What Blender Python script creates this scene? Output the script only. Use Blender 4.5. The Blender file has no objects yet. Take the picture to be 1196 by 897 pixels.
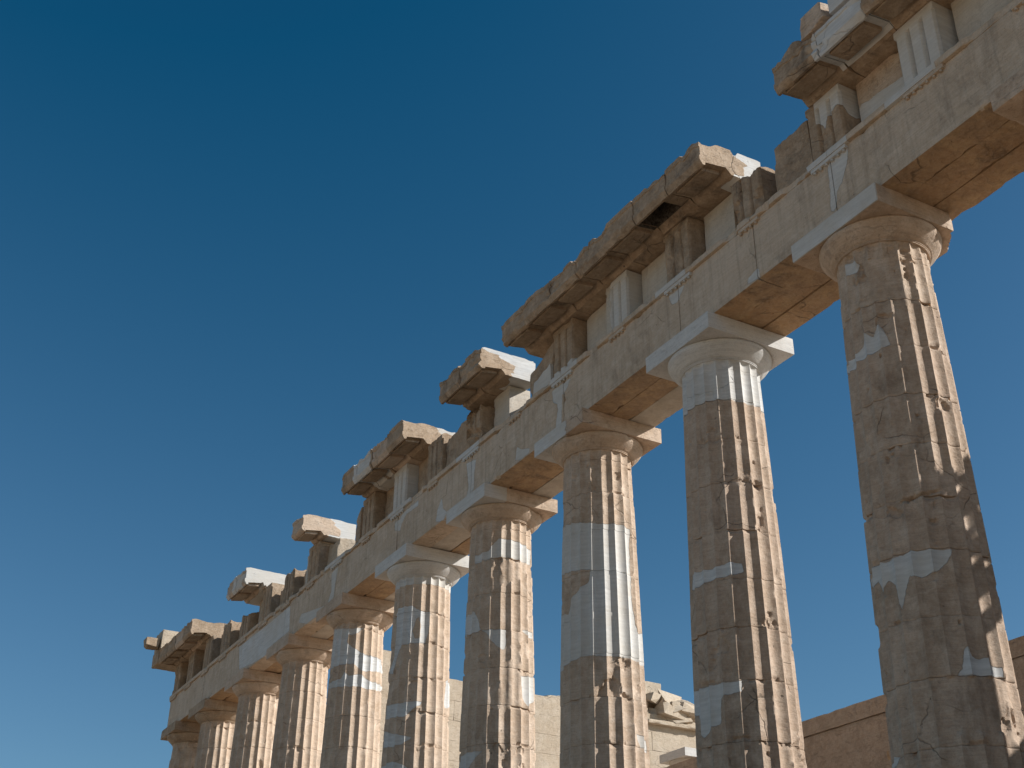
import bpy, math, numpy as np
from mathutils import Matrix
D = bpy.data
COL = bpy.context.scene.collection
sc = bpy.context.scene

# ------------------------------------------------------------------ camera
cam = D.objects.new('camera', D.cameras.new('camera'))
COL.objects.link(cam)
rx_ = (0.87337097, -0.48694506, 0.01037557)
up_ = (-0.24542043, -0.42157885, 0.87294907)
fw_ = (0.42070412, 0.76495476, 0.48770099)
cam.matrix_world = Matrix(((rx_[0], up_[0], -fw_[0], -13.5110682),
                           (rx_[1], up_[1], -fw_[1], -12.1370709),
                           (rx_[2], up_[2], -fw_[2], -2.07666169),
                           (0, 0, 0, 1)))
cam.data.sensor_width = 36
cam.data.lens = 1492.17445 / 1196 * 36
cam.data.clip_end = 20000
sc.camera = cam

# ------------------------------------------------------------------ light
SUN_EL = math.radians(30.7)
SUN_AZ = (0.802, -0.597)
w = D.worlds.new('World'); sc.world = w; w.use_nodes = True
nt = w.node_tree; nt.nodes.clear()
sky = nt.nodes.new('ShaderNodeTexSky'); sky.sky_type = 'NISHITA'
sky.sun_disc = False
sky.sun_elevation = SUN_EL
sky.sun_rotation = math.atan2(SUN_AZ[0], SUN_AZ[1])
sky.altitude = 150; sky.air_density = 1.0; sky.dust_density = 0.8; sky.ozone_density = 2.2
bg = nt.nodes.new('ShaderNodeBackground'); bg.inputs[1].default_value = 0.066
out = nt.nodes.new('ShaderNodeOutputWorld')
sub_ = nt.nodes.new('ShaderNodeVectorMath'); sub_.operation = 'SUBTRACT'; sub_.inputs[1].default_value = (.66, .50, .70)
mx_ = nt.nodes.new('ShaderNodeVectorMath'); mx_.operation = 'MAXIMUM'; mx_.inputs[1].default_value = (.05, .30, .60)
nt.links.new(sky.outputs[0], sub_.inputs[0]); nt.links.new(sub_.outputs[0], mx_.inputs[0])   # deep, clear polarised sky
ml_ = nt.nodes.new('ShaderNodeVectorMath'); ml_.operation = 'MULTIPLY'; ml_.inputs[1].default_value = (1.0, 1.15, 1.24)
nt.links.new(mx_.outputs[0], ml_.inputs[0]); nt.links.new(ml_.outputs[0], bg.inputs[0]); nt.links.new(bg.outputs[0], out.inputs[0])
sl = D.lights.new('sun', 'SUN'); sl.energy = 4.6; sl.angle = math.radians(0.53); sl.color = (1.0, 0.98, 0.945)
so = D.objects.new('sun', sl); COL.objects.link(so)
sd = np.array([SUN_AZ[0], SUN_AZ[1], math.tan(SUN_EL)]); sd /= np.linalg.norm(sd)
from mathutils import Vector
so.rotation_euler = Vector(-sd).to_track_quat('-Z', 'Y').to_euler()
so.location = (40, -25, 40)
sc.view_settings.view_transform = 'Standard'; sc.view_settings.look = 'None'
sc.view_settings.exposure = 0.4; sc.view_settings.gamma = 1.0

# ------------------------------------------------------------------ noise
def _h(ix, iy, iz, s):
    h = (ix.astype(np.uint32) * np.uint32(374761393) + iy.astype(np.uint32) * np.uint32(668265263)
         + iz.astype(np.uint32) * np.uint32(2147483647 ^ 0x5bd1e995) + np.uint32(s) * np.uint32(974634777))
    h = (h ^ (h >> np.uint32(13))) * np.uint32(1274126177)
    h = h ^ (h >> np.uint32(16))
    return h.astype(np.float64) / 4294967295.0 * 2 - 1
def noise(P, s=0):
    P = np.asarray(P, float) + 1000.0
    i = np.floor(P).astype(np.int64); f = P - i; f = f * f * (3 - 2 * f)
    r = 0
    for a in (0, 1):
        for b in (0, 1):
            for c in (0, 1):
                wgt = (f[:, 0] if a else 1 - f[:, 0]) * (f[:, 1] if b else 1 - f[:, 1]) * (f[:, 2] if c else 1 - f[:, 2])
                r = r + wgt * _h(i[:, 0] + a, i[:, 1] + b, i[:, 2] + c, s)
    return r
def fbm(P, sc_=1.0, o=4, s=0):
    P = np.asarray(P, float) * sc_; r = 0; a = 1.0; t = 0
    for k in range(o):
        r = r + a * noise(P * (2.03 ** k), s + 17 * k); t += a; a *= 0.52
    return r / t
def sstep(a, b, x):
    t = np.clip((x - a) / (b - a), 0, 1); return t * t * (3 - 2 * t)
def poly_sdf(px, py, poly):
    """signed distance to a polygon, positive inside"""
    poly = np.array(poly, float); n = len(poly)
    d = np.full(px.shape, 1e9); ins = np.zeros(px.shape, bool)
    for i in range(n):
        a = poly[i]; b = poly[(i + 1) % n]; e = b - a
        wx = px - a[0]; wy = py - a[1]
        t = np.clip((wx * e[0] + wy * e[1]) / (e @ e + 1e-12), 0, 1)
        d = np.minimum(d, np.hypot(wx - e[0] * t, wy - e[1] * t))
        cnd = (a[1] > py) != (b[1] > py)
        xi = a[0] + (py - a[1]) * e[0] / (e[1] if abs(e[1]) > 1e-12 else 1e-12)
        ins ^= cnd & (px < xi)
    return np.where(ins, d, -d)

# ------------------------------------------------------------------ materials
def newmat(name):
    m = D.materials.new(name); m.use_nodes = True; m.node_tree.nodes.clear(); return m
class NT:
    def __init__(s, m): s.t = m.node_tree
    def n(s, ty, **k):
        x = s.t.nodes.new(ty)
        for a, v in k.items(): setattr(x, a, v)
        return x
    def l(s, a, b): s.t.links.new(a, b)
    def math(s, op, a, b=None, c=None):
        x = s.n('ShaderNodeMath', operation=op)
        for i, v in enumerate((a, b, c)):
            if v is None: continue
            if isinstance(v, (int, float)): x.inputs[i].default_value = v
            else: s.l(v, x.inputs[i])
        return x.outputs[0]
    def rng(s, v, a, b, c=0.0, d=1.0):
        x = s.n('ShaderNodeMapRange'); x.clamp = True
        s.l(v, x.inputs[0])
        for i, q in enumerate((a, b, c, d)): x.inputs[i + 1].default_value = q
        return x.outputs[0]
    def mix(s, f, a, b, bt='MIX'):
        x = s.n('ShaderNodeMix', data_type='RGBA', blend_type=bt)
        if isinstance(f, (int, float)): x.inputs[0].default_value = f
        else: s.l(f, x.inputs[0])
        for i, v in ((6, a), (7, b)):
            if isinstance(v, tuple): x.inputs[i].default_value = (*v, 1)
            else: s.l(v, x.inputs[i])
        return x.outputs[2]
    def noise(s, v, sc_, det=5, r=.55, dist=0):
        x = s.n('ShaderNodeTexNoise'); s.l(v, x.inputs['Vector'])
        x.inputs['Scale'].default_value = sc_; x.inputs['Detail'].default_value = det
        x.inputs['Roughness'].default_value = r; x.inputs['Distortion'].default_value = dist
        return x.outputs[0]

def stone(name, ca, cb, cc, stain=(.16, .11, .075), stain_amt=.5, streak=0.5, crack=1.0, bump=1.0, mott=.30, new_c=(.66, .65, .63)):
    """weathered marble: ca/cb vary broadly, cc in fine mottles; attribute 'new' (1 = edge of an inset of fresh marble)"""
    m = newmat(name); g = NT(m)
    pos = g.n('ShaderNodeNewGeometry').outputs['Position']
    def scaled(x, y, z):
        v = g.n('ShaderNodeVectorMath', operation='MULTIPLY'); g.l(pos, v.inputs[0]); v.inputs[1].default_value = (x, y, z); return v.outputs[0]
    n1 = g.noise(pos, 0.55, 4); n2 = g.noise(pos, 3.1, 7, .62, .4); n3 = g.noise(pos, 17, 6, .65)
    col = g.mix(g.rng(n1, .38, .62), ca, cb)
    col = g.mix(g.rng(n2, .45, .68), col, cc)
    # dark weather crust
    st = g.noise(scaled(1.3, 1.3, .7), 1.15, 8, .68, .6)
    col = g.mix(g.math('MULTIPLY', g.rng(st, .56, .70), stain_amt), col, stain)
    # thin bedding lines and rain streaks, both worn into the stone
    bed = g.noise(scaled(1.6, 1.6, 46), 1.0, 6, .7, .3)
    vert = g.noise(scaled(9, 9, .55), 1.0, 5, .6, .2)
    col = g.mix(g.math('MULTIPLY', g.rng(bed, .40, .62), .34), col, g.mix(.5, col, (.08, .06, .045)))
    col = g.mix(g.math('MULTIPLY', g.rng(vert, .5, .75), streak * .5), col, g.mix(.55, col, (.10, .075, .055)))
    col = g.mix(g.rng(n3, .38, .68, .0, .30), col, g.mix(.6, col, (.75, .66, .54)))
    n5 = g.noise(pos, 42, 4, .7); col = g.mix(g.rng(n5, .52, .66, 0, .30), col, g.mix(.6, col, (.07, .05, .035)))
    fl = g.noise(scaled(1, 1, 1.8), 5.5, 8, .72, 1.2); col = g.mix(g.rng(fl, .54, .60, 0, mott), col, g.mix(.5, col, (.16, .115, .08)))
    # cracks
    vo = g.n('ShaderNodeTexVoronoi', feature='DISTANCE_TO_EDGE'); 
    wv = g.n('ShaderNodeTexNoise'); g.l(pos, wv.inputs['Vector']); wv.inputs['Scale'].default_value = 1.7; wv.inputs['Detail'].default_value = 6
    sc2 = g.n('ShaderNodeVectorMath', operation='MULTIPLY_ADD'); g.l(wv.outputs[1], sc2.inputs[0]); sc2.inputs[1].default_value = (.45, .45, .45); g.l(scaled(1, 1, 1.6), sc2.inputs[2])
    g.l(sc2.outputs[0], vo.inputs['Vector']); vo.inputs['Scale'].default_value = 0.8
    ck = g.math('MULTIPLY', g.rng(vo.outputs['Distance'], .0, .011, 1, 0), g.rng(g.noise(pos, .9, 3), .56, .62))
    ck = g.math('MULTIPLY', ck, crack * .7)
    pit = g.math('MULTIPLY', g.rng(g.noise(pos, 9, 3), .70, .76), g.rng(g.noise(pos, 1.4, 2), .48, .6))
    col = g.mix(g.math('MULTIPLY', g.math('MAXIMUM', ck, pit), .75), col, (.05, .038, .028))
    # fresh marble insets
    at = g.n('ShaderNodeAttribute', attribute_name='new').outputs['Fac']
    nz = g.math('ADD', at, g.rng(g.noise(pos, 7, 5, .6), .3, .7, -.014, .014))
    fac = g.rng(nz, .996, 1.004)
    rim = g.math('MULTIPLY', g.rng(nz, .984, .996), g.rng(nz, .998, 1.010, 1, 0))
    gn = g.noise(scaled(1, 1, 11), 2.1, 6, .6, .2)
    white = g.mix(g.rng(gn, .35, .65), new_c, tuple(c * .78 for c in new_c)); white = g.mix(g.rng(n1, .42, .60, 0, .55), white, (.54, .49, .42)); white = g.mix(g.rng(n3, .5, .75, 0, .25), white, (.36, .33, .30))
    white = g.mix(g.rng(n2, .48, .72, 0, .35), white, (.50, .43, .34))
    col = g.mix(fac, col, white)
    col = g.mix(g.math('MULTIPLY', rim, .14), col, (.12, .09, .07))
    b = g.n('ShaderNodeBsdfPrincipled'); g.l(col, b.inputs['Base Color'])
    b.inputs['Roughness'].default_value = .88; b.inputs['Specular IOR Level'].default_value = .25
    hgt = g.math('ADD', g.math('MULTIPLY', n2, .9), g.math('MULTIPLY', n3, .35))
    hgt = g.math('ADD', hgt, g.math('MULTIPLY', bed, .25))
    hgt = g.math('ADD', hgt, g.math('MULTIPLY', n5, .16)); hgt = g.math('ADD', hgt, g.math('MULTIPLY', g.rng(fl, .54, .60), -.7 * mott))
    hgt = g.math('MULTIPLY', hgt, g.math('SUBTRACT', 1.0, g.math('MULTIPLY', fac, .8)))
    hgt = g.math('SUBTRACT', hgt, g.math('MULTIPLY', g.math('MAXIMUM', ck, pit), .8))
    bp = g.n('ShaderNodeBump'); bp.inputs['Strength'].default_value = .75 * bump; bp.inputs['Distance'].default_value = .03
    g.l(hgt, bp.inputs['Height']); g.l(bp.outputs[0], b.inputs['Normal'])
    o = g.n('ShaderNodeOutputMaterial'); g.l(b.outputs[0], o.inputs[0])
    return m
M = {}
M['shaft'] = stone('weathered_shaft_marble', (.565, .42, .305), (.465, .335, .235), (.635, .495, .38), stain_amt=.45, streak=.55, mott=.16)
M['dark_shaft'] = stone('darker_crusted_shaft_marble', (.50, .36, .26), (.41, .29, .20), (.59, .45, .34), stain_amt=.55, streak=.6, mott=.16)
M['capital'] = stone('capital_marble', (.585, .44, .325), (.50, .365, .26), (.635, .495, .38), stain_amt=.3, streak=.1)
M['beam'] = stone('architrave_marble', (.60, .472, .355), (.525, .402, .29), (.655, .532, .412), stain_amt=.4, streak=1.25, crack=.9, mott=.07)
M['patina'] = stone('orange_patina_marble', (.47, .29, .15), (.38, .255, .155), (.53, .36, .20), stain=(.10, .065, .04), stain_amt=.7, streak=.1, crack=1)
M['brown'] = stone('brown_crusted_marble', (.41, .29, .19), (.325, .23, .15), (.50, .37, .26), stain=(.10, .07, .05), stain_amt=.7, streak=.8)
M['cream'] = stone('cream_marble', (.56, .49, .41), (.51, .45, .37), (.58, .53, .46), stain_amt=.3, streak=.5, crack=.3, bump=.7, mott=.14)
M['white'] = stone('fresh_white_marble', (.65, .64, .615), (.60, .585, .56), (.67, .65, .62), stain=(.42, .37, .30), stain_amt=.35, streak=.15, crack=0, bump=.35)
M['rubble'] = stone('sandy_wall_marble', (.49, .40, .30), (.45, .36, .26), (.53, .445, .345), stain=(.30, .19, .11), stain_amt=.4, streak=.3)
M['wall'] = stone('brown_wall_marble', (.45, .33, .24), (.39, .285, .205), (.50, .38, .285), stain=(.17, .12, .085), stain_amt=.5, streak=.2, crack=.25)
M['hole_shade'] = stone('painted_hole_shade', (.03, .022, .016), (.02, .015, .012), (.06, .04, .028), stain_amt=.2, crack=0)  # near-black for the soffit hole, its shade put into the colour
def ground_mat():
    m = newmat('dusty_rock_ground'); g = NT(m)
    pos = g.n('ShaderNodeNewGeometry').outputs['Position']
    a = g.noise(pos, .15, 6); b_ = g.noise(pos, 2.3, 8, .65)
    col = g.mix(g.rng(a, .35, .65), (.42, .285, .17), (.36, .24, .14)); col = g.mix(g.rng(b_, .4, .7), col, (.44, .34, .24))
    b = g.n('ShaderNodeBsdfPrincipled'); g.l(col, b.inputs['Base Color']); b.inputs['Roughness'].default_value = .95
    bp = g.n('ShaderNodeBump'); bp.inputs['Distance'].default_value = .1; g.l(b_, bp.inputs['Height']); g.l(bp.outputs[0], b.inputs['Normal'])
    o = g.n('ShaderNodeOutputMaterial'); g.l(b.outputs[0], o.inputs[0]); return m
M['ground'] = ground_mat()

# ------------------------------------------------------------------ mesh helpers
class MB:
    def __init__(s): s.v = []; s.f = []; s.a = []; s.n = 0
    def add(s, V, F, A=None):
        V = np.asarray(V, float)
        for f in F: s.f.append([int(i) + s.n for i in f])
        s.v.append(V); s.a.append(np.zeros(len(V)) if A is None else A); s.n += len(V)
    def build(s, name, mat, parent=None, smooth=40):
        me = D.meshes.new(name); V = np.vstack(s.v); me.from_pydata(V.tolist(), [], s.f)
        at = me.attributes.new('new', 'FLOAT', 'POINT'); at.data.foreach_set('value', np.concatenate(s.a).astype(np.float32))
        me.materials.append(mat if not isinstance(mat, str) else M[mat])
        o = D.objects.new(name, me); COL.objects.link(o)
        if parent: o.parent = parent
        if smooth:
            me.polygons.foreach_set('use_smooth', [True] * len(me.polygons))
            me.set_sharp_from_angle(angle=math.radians(smooth))
        return o
def thing(name, label, cat, loc=(0, 0, 0), group=None):
    o = D.objects.new(name, None); COL.objects.link(o); o.location = loc; o.empty_display_size = .3
    o['label'] = label; o['category'] = cat; o['kind'] = 'thing'
    if group: o['group'] = group
    return o
def tag(o, label=None, cat=None, group=None, kind=None):
    if label: o['label'] = label
    if cat: o['category'] = cat
    if group: o['group'] = group
    if kind: o['kind'] = kind
    return o
def lin(a, b, st):
    n = max(1, int(math.ceil((b - a) / st - 1e-6))); return np.linspace(a, b, n + 1)
def gridbox(xs, ys, zs):
    """closed box shell on the given grid lines, vertices shared"""
    nx, ny, nz = len(xs), len(ys), len(zs)
    ids = {}; V = []; F = []
    def vid(i, j, k):
        key = (i, j, k)
        if key not in ids: ids[key] = len(V); V.append((xs[i], ys[j], zs[k]))
        return ids[key]
    for j in range(ny - 1):
        for k in range(nz - 1):
            F.append((vid(0, j, k), vid(0, j, k + 1), vid(0, j + 1, k + 1), vid(0, j + 1, k)))
            F.append((vid(nx - 1, j, k), vid(nx - 1, j + 1, k), vid(nx - 1, j + 1, k + 1), vid(nx - 1, j, k + 1)))
    for i in range(nx - 1):
        for k in range(nz - 1):
            F.append((vid(i, 0, k), vid(i + 1, 0, k), vid(i + 1, 0, k + 1), vid(i, 0, k + 1)))
            F.append((vid(i, ny - 1, k), vid(i, ny - 1, k + 1), vid(i + 1, ny - 1, k + 1), vid(i + 1, ny - 1, k)))
        for j in range(ny - 1):
            F.append((vid(i, j, 0), vid(i, j + 1, 0), vid(i + 1, j + 1, 0), vid(i + 1, j, 0)))
            F.append((vid(i, j, nz - 1), vid(i + 1, j, nz - 1), vid(i + 1, j + 1, nz - 1), vid(i, j + 1, nz - 1)))
    return np.array(V), F
def weather(V, lo, hi, r=.012, chip=.05, rough=.004, seed=0, off=(0, 0, 0), thr=.18, keep=None):
    """round and chip the edges of an axis-aligned block, roughen its faces"""
    lo = np.array(lo, float); hi = np.array(hi, float); W = V + np.array(off)
    n = fbm(W, 2.6, 4, seed); n2 = fbm(W, 9, 3, seed + 5)
    rr = r * (1 + .6 * n2) + chip * sstep(thr, thr + .35, n) * (1 + .5 * n2)
    if keep is not None: rr = rr * (1 - keep) + .006 * keep
    rr = np.clip(rr, .002, .45 * (hi - lo).min())[:, None]
    q = np.clip(V, lo + rr, hi - rr); d = V - q; L = np.linalg.norm(d, axis=1, keepdims=True)
    P = q + d / np.maximum(L, 1e-9) * np.minimum(rr, L)
    nr = d / np.maximum(L, 1e-9)
    P = P + nr * ((rough * fbm(W, 4.5, 4, seed + 9))[:, None] * (1 if keep is None else (1 - keep)[:, None]))
    return P
def block(mb, lo, hi, st=.08, seed=0, r=.012, chip=.05, rough=.004, attr=None, deform=None, thr=.18, new=False):
    lo = [float(x) for x in lo]; hi = [float(x) for x in hi]
    V, F = gridbox(lin(lo[0], hi[0], st), lin(lo[1], hi[1], st), lin(lo[2], hi[2], st))
    A = None; keep = None
    if attr is not None: A = attr(V); keep = sstep(.98, 1.02, A)
    if new: A = np.full(len(V), 2.0)
    V = weather(V, lo, hi, r, chip, rough, seed, (0, 0, 0), thr, keep)
    if deform is not None: V = deform(V)
    mb.add(V, F, A)
def rock(mb, c, s, seed, st=.07, rot=0, amp=.22):
    """broken angular lump of stone: a box cut by random planes"""
    h = np.array(s) / 2; V, F = gridbox(lin(-1, 1, .14), lin(-1, 1, .14), lin(-1, 1, .14))
    rg = np.random.RandomState(seed); Nn = [np.eye(3)[i] * q for i in range(3) for q in (1, -1)]; H = [1.0] * 6
    for _ in range(9):
        n = rg.randn(3); n /= np.linalg.norm(n); Nn.append(n); H.append(.82 + .35 * rg.rand())
    d = V / np.linalg.norm(V, axis=1, keepdims=True); dn = d @ np.array(Nn).T
    rr = np.min(np.where(dn > .02, np.array(H) / np.maximum(dn, .02), 9), axis=1)
    V = d * rr[:, None] * h; W = V + seed * 1.7
    V = V + .018 * np.stack([fbm(W, 5, 4, seed + q) for q in (50, 60, 70)], 1)
    c_, s_ = math.cos(rot), math.sin(rot)
    V = np.stack([V[:, 0] * c_ - V[:, 1] * s_, V[:, 0] * s_ + V[:, 1] * c_, V[:, 2]], 1) + np.array(c)
    mb.add(V, F)
def prism_y(mb, prof, y0, y1, st=.06, sty=.09, seed=0, amp=.008, chip=.05, ragged=None, new=False, endcut=None):
    """closed outline (x,z) carried along y, with worn edges"""
    pr = []
    n = len(prof)
    for i in range(n):
        a = np.array(prof[i], float); b = np.array(prof[(i + 1) % n], float)
        m = max(1, int(np.linalg.norm(b - a) / st))
        for t in range(m): pr.append(a + (b - a) * t / m)
    pr = np.array(pr); m = len(pr); ys = lin(y0, y1, sty)
    V = np.array([[p_[0], y, p_[1]] for y in ys for p_ in pr])
    cen = pr.mean(0)
    cs = np.array(prof, float)
    dc = np.min(np.linalg.norm(pr[:, None] - cs[None], axis=2), axis=1)
    nearc = np.tile(np.exp(-(dc / .05) ** 2), len(ys))
    n1 = fbm(V, 2.4, 4, seed); n2 = fbm(V, 7, 3, seed + 3)
    dy = np.minimum(V[:, 1] - y0, y1 - V[:, 1]); ende = np.exp(-dy / .05)
    k = chip * sstep(.20, .30, n1 + .2 * n2) * (nearc + .25 * ende) + .008 * ende * (1 + n2)
    if new: k = k * .15
    d = np.array([cen[0], 0, cen[1]]) * np.array([1, 0, 1]) - V * np.array([1, 0, 1])
    L = np.linalg.norm(d, axis=1, keepdims=True)
    V = V + d / L * (k + amp * (.2 if new else 1) * n2)[:, None]
    if ragged is not None: V = ragged(V)
    if endcut is not None: V = endcut(V)
    F = []
    for j in range(len(ys) - 1):
        for i in range(m):
            a = j * m + i; b = j * m + (i + 1) % m
            F.append((a, b, b + m, a + m))
    F.append(tuple(range(m - 1, -1, -1))); F.append(tuple((len(ys) - 1) * m + i for i in range(m)))
    mb.add(V, F, np.full(len(V), 2.0) if new else None)

# outlines of the fresh marble insets: (angle, height) on the shafts, (y, z) on the beam face
PATCH = {0: [[(-192.0, 9.63), (-173.6, 9.6), (-166.7, 9.48), (-171.2, 9.35), (-190.2, 9.41)], [(-225.6, 8.03), (-193.7, 7.93), (-177.3, 8.03), (-170.9, 8.21), (-161.8, 8.09), (-153.7, 8.29), (-147.6, 8.14), (-142.1, 7.89), (-166.7, 7.81), (-189.8, 7.81), (-199.3, 7.75), (-225.6, 7.88)], [(-213.1, 4.58), (-180.0, 4.52), (-153.4, 4.56), (-132.4, 4.55), (-114.6, 4.53), (-120.6, 4.36), (-131.0, 4.24), (-147.7, 4.16), (-159.1, 4.22), (-164.3, 4.04), (-169.9, 3.74), (-172.1, 3.9), (-173.5, 4.14), (-183.2, 4.24), (-194.3, 4.12), (-201.7, 4.34), (-217.0, 4.17), (-225.4, 4.47)], [(-128.8, 2.78), (-123.5, 2.87), (-119.8, 3.13), (-116.6, 3.16), (-113.3, 3.04), (-105.7, 3.01), (-98.7, 3.02), (-97.0, 2.93), (-82.9, 2.92), (-81.8, 2.8), (-98.2, 2.78)], [(-219.1, 1.94), (-200.7, 1.89), (-206.4, 1.76), (-225.2, 1.83)]], 1: [[(-217.4, 11.01), (-44.7, 10.64), (-43.8, 7.51), (-41.5, 9.18), (-67.1, 8.95), (-80.6, 8.9), (-99.4, 8.9), (-117.8, 8.94), (-135.5, 8.96), (-152.5, 8.95), (-168.7, 8.96), (-202.2, 8.94)], [(-204.8, 5.55), (-201.6, 5.83), (-159.7, 5.74), (-135.8, 5.81), (-122.0, 5.78), (-119.0, 5.61), (-139.0, 5.57), (-160.5, 5.55), (-187.4, 5.52)], [(-217.1, 3.83), (-181.7, 3.78), (-167.9, 3.77), (-151.5, 3.78), (-132.0, 3.78), (-133.0, 3.59), (-142.8, 3.6), (-152.6, 3.56), (-157.9, 3.52), (-160.4, 3.13), (-171.1, 3.11), (-186.3, 2.98), (-195.7, 3.14), (-200.6, 3.4), (-217.0, 3.43)]], 2: [[(-210.8, 8.2), (-211.3, 8.3), (-122.6, 8.08), (-88.0, 8.11), (-65.2, 8.09), (-68.4, 7.66), (-69.4, 6.56), (-63.3, 5.88), (-35.3, 6.0), (-35.3, 5.31), (-51.3, 5.31), (-84.4, 5.33), (-115.6, 5.33), (-144.5, 5.35), (-173.4, 5.31), (-211.2, 5.21), (-210.9, 5.21)], [(-75.2, 3.91), (-49.9, 3.84), (-48.3, 3.61), (-67.8, 3.67)]], 3: [[(-178.4, 8.75), (-173.9, 8.95), (-141.7, 9.0), (-123.1, 9.3), (-99.5, 9.28), (-71.0, 9.25), (-44.1, 9.21), (-46.5, 8.83), (-71.7, 8.8), (-94.5, 8.82), (-117.9, 8.83), (-141.2, 8.8), (-159.1, 8.76)], [(-206.7, 7.12), (-206.8, 7.63), (-179.3, 7.57), (-169.2, 7.59), (-163.7, 7.45), (-154.5, 7.25), (-151.2, 7.1), (-167.9, 7.08)], [(-151.2, 7.1), (-128.8, 7.09), (-107.4, 7.09), (-107.9, 6.63), (-115.5, 6.62), (-120.6, 6.69), (-129.5, 6.78), (-142.1, 7.03)], [(-73.6, 7.15), (-30.0, 7.23), (-30.0, 7.08), (-60.9, 7.02)], [(-80.7, 6.07), (-30.0, 6.2), (-35.8, 5.69), (-63.9, 5.43), (-75.1, 5.61)], [(-206.5, 4.3), (-179.6, 4.42), (-144.0, 4.4), (-152.5, 4.28), (-164.9, 4.15), (-169.8, 4.04), (-206.6, 4.15)]], 4: [[(-203.4, 10.89), (-26.2, 10.95), (-26.3, 9.53), (-26.0, 9.65), (-73.1, 9.58), (-106.2, 9.57), (-141.2, 9.56), (-175.5, 9.61), (-203.4, 9.61)], [(-192.0, 7.29), (-174.2, 7.88), (-183.3, 8.86), (-168.7, 8.97), (-135.5, 8.96), (-117.1, 8.8), (-98.1, 8.79), (-99.1, 8.42), (-102.0, 8.14), (-106.1, 7.95), (-133.4, 7.95), (-153.9, 7.94), (-164.0, 7.78), (-171.0, 7.24)], [(-203.3, 6.5), (-155.5, 6.44), (-129.3, 6.46), (-107.0, 6.46), (-110.1, 6.37), (-125.6, 6.26), (-136.5, 6.09), (-203.3, 6.14)], [(-203.2, 5.9), (-165.2, 5.72), (-123.9, 5.58), (-125.7, 5.53), (-136.7, 5.44), (-159.7, 5.38), (-203.2, 5.46)], [(-196.4, 4.96), (-160.1, 5.03), (-135.8, 4.93), (-121.0, 4.78), (-193.5, 4.88)], [(-47.9, 7.16), (-26.2, 7.15), (-26.2, 6.53), (-51.5, 6.42), (-54.2, 6.51)]], 5: [[(-190.4, 8.52), (-195.1, 9.7), (-136.0, 9.57), (-100.3, 9.61), (-115.9, 9.42), (-135.8, 9.39), (-138.9, 9.17), (-118.7, 8.98), (-95.5, 8.83), (-34.0, 8.82), (-24.7, 8.49), (-79.8, 8.38), (-98.4, 8.33), (-118.8, 8.54), (-150.9, 8.54)], [(-200.7, 7.94), (-185.4, 8.11), (-148.7, 8.13), (-138.5, 8.32), (-128.0, 8.19), (-101.1, 8.25), (-80.9, 8.1), (-23.1, 8.1), (-32.0, 7.93), (-84.4, 7.85), (-105.4, 7.89), (-141.0, 7.89)]]}
HOLE = {4: [[(-125.8, 8.61), (-119.4, 8.65), (-115.8, 8.41), (-116.5, 8.08), (-127.4, 8.08), (-132.0, 8.28)]], 2: [[(-211.0, 7.26), (-199.5, 7.22), (-167.0, 7.15), (-137.9, 7.11), (-140.7, 6.87), (-166.8, 6.65), (-182.9, 6.31), (-211.2, 6.4), (-210.9, 6.4)]]}
APATCH = [[(0.06, 11.56), (-0.2, 11.6), (-0.44, 11.63), (-0.36, 11.3), (-0.18, 11.03), (-0.04, 10.91), (0.0, 10.67), (0.07, 10.61), (0.14, 10.67), (0.1, 11.01)], [(2.38, 10.49), (2.28, 10.6), (1.99, 10.67), (1.99, 10.43), (2.15, 10.46)], [(4.64, 11.54), (4.1, 11.52), (4.23, 11.39), (4.39, 11.25), (4.57, 11.31)], [(4.75, 11.71), (4.73, 11.9), (3.92, 11.87), (3.85, 11.73), (4.08, 11.67)], [(9.07, 11.55), (8.28, 11.51), (8.41, 11.34), (8.65, 11.24), (8.65, 11.03), (8.7, 10.53), (8.87, 10.46), (8.94, 10.56), (8.83, 10.97), (8.86, 11.13), (9.04, 11.25)], [(10.71, 10.53), (10.64, 10.86), (10.44, 10.71), (10.03, 10.56), (10.1, 10.47), (10.5, 10.46)], [(13.6, 11.87), (12.42, 11.82), (12.71, 11.57), (13.39, 11.61)], [(13.18, 11.48), (12.66, 11.39), (12.74, 11.02), (12.74, 10.62), (13.19, 10.48), (13.02, 10.75), (13.1, 11.17)], [(14.78, 10.52), (14.74, 10.82), (14.5, 11.07), (14.4, 10.74), (14.16, 10.57), (14.37, 10.41)], [(17.4, 11.22), (16.89, 11.54), (15.91, 11.56), (15.91, 11.4), (16.65, 11.43), (16.92, 11.24), (17.01, 11.08)], [(13.58, 11.75), (12.7, 11.81), (12.62, 11.58), (13.45, 11.62)], [(30.41, 11.55), (27.65, 11.5), (25.35, 11.53), (25.25, 10.65), (27.31, 10.61), (27.32, 10.41), (28.83, 10.52), (30.1, 10.66)], [(18.46, 10.57), (17.33, 10.54), (17.42, 10.53), (17.82, 10.42), (17.79, 10.16), (18.46, 10.24)], [(21.9, 11.46), (21.27, 11.61), (21.37, 11.55), (21.53, 10.98), (21.57, 10.64), (22.05, 10.57), (21.78, 10.89)], [(24.43, 10.69), (24.24, 10.91), (22.16, 10.56), (22.1, 10.28), (23.51, 10.38)], [(17.4, 11.43), (16.77, 11.48), (16.43, 11.6), (17.04, 11.46), (17.33, 11.19)]]


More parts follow.
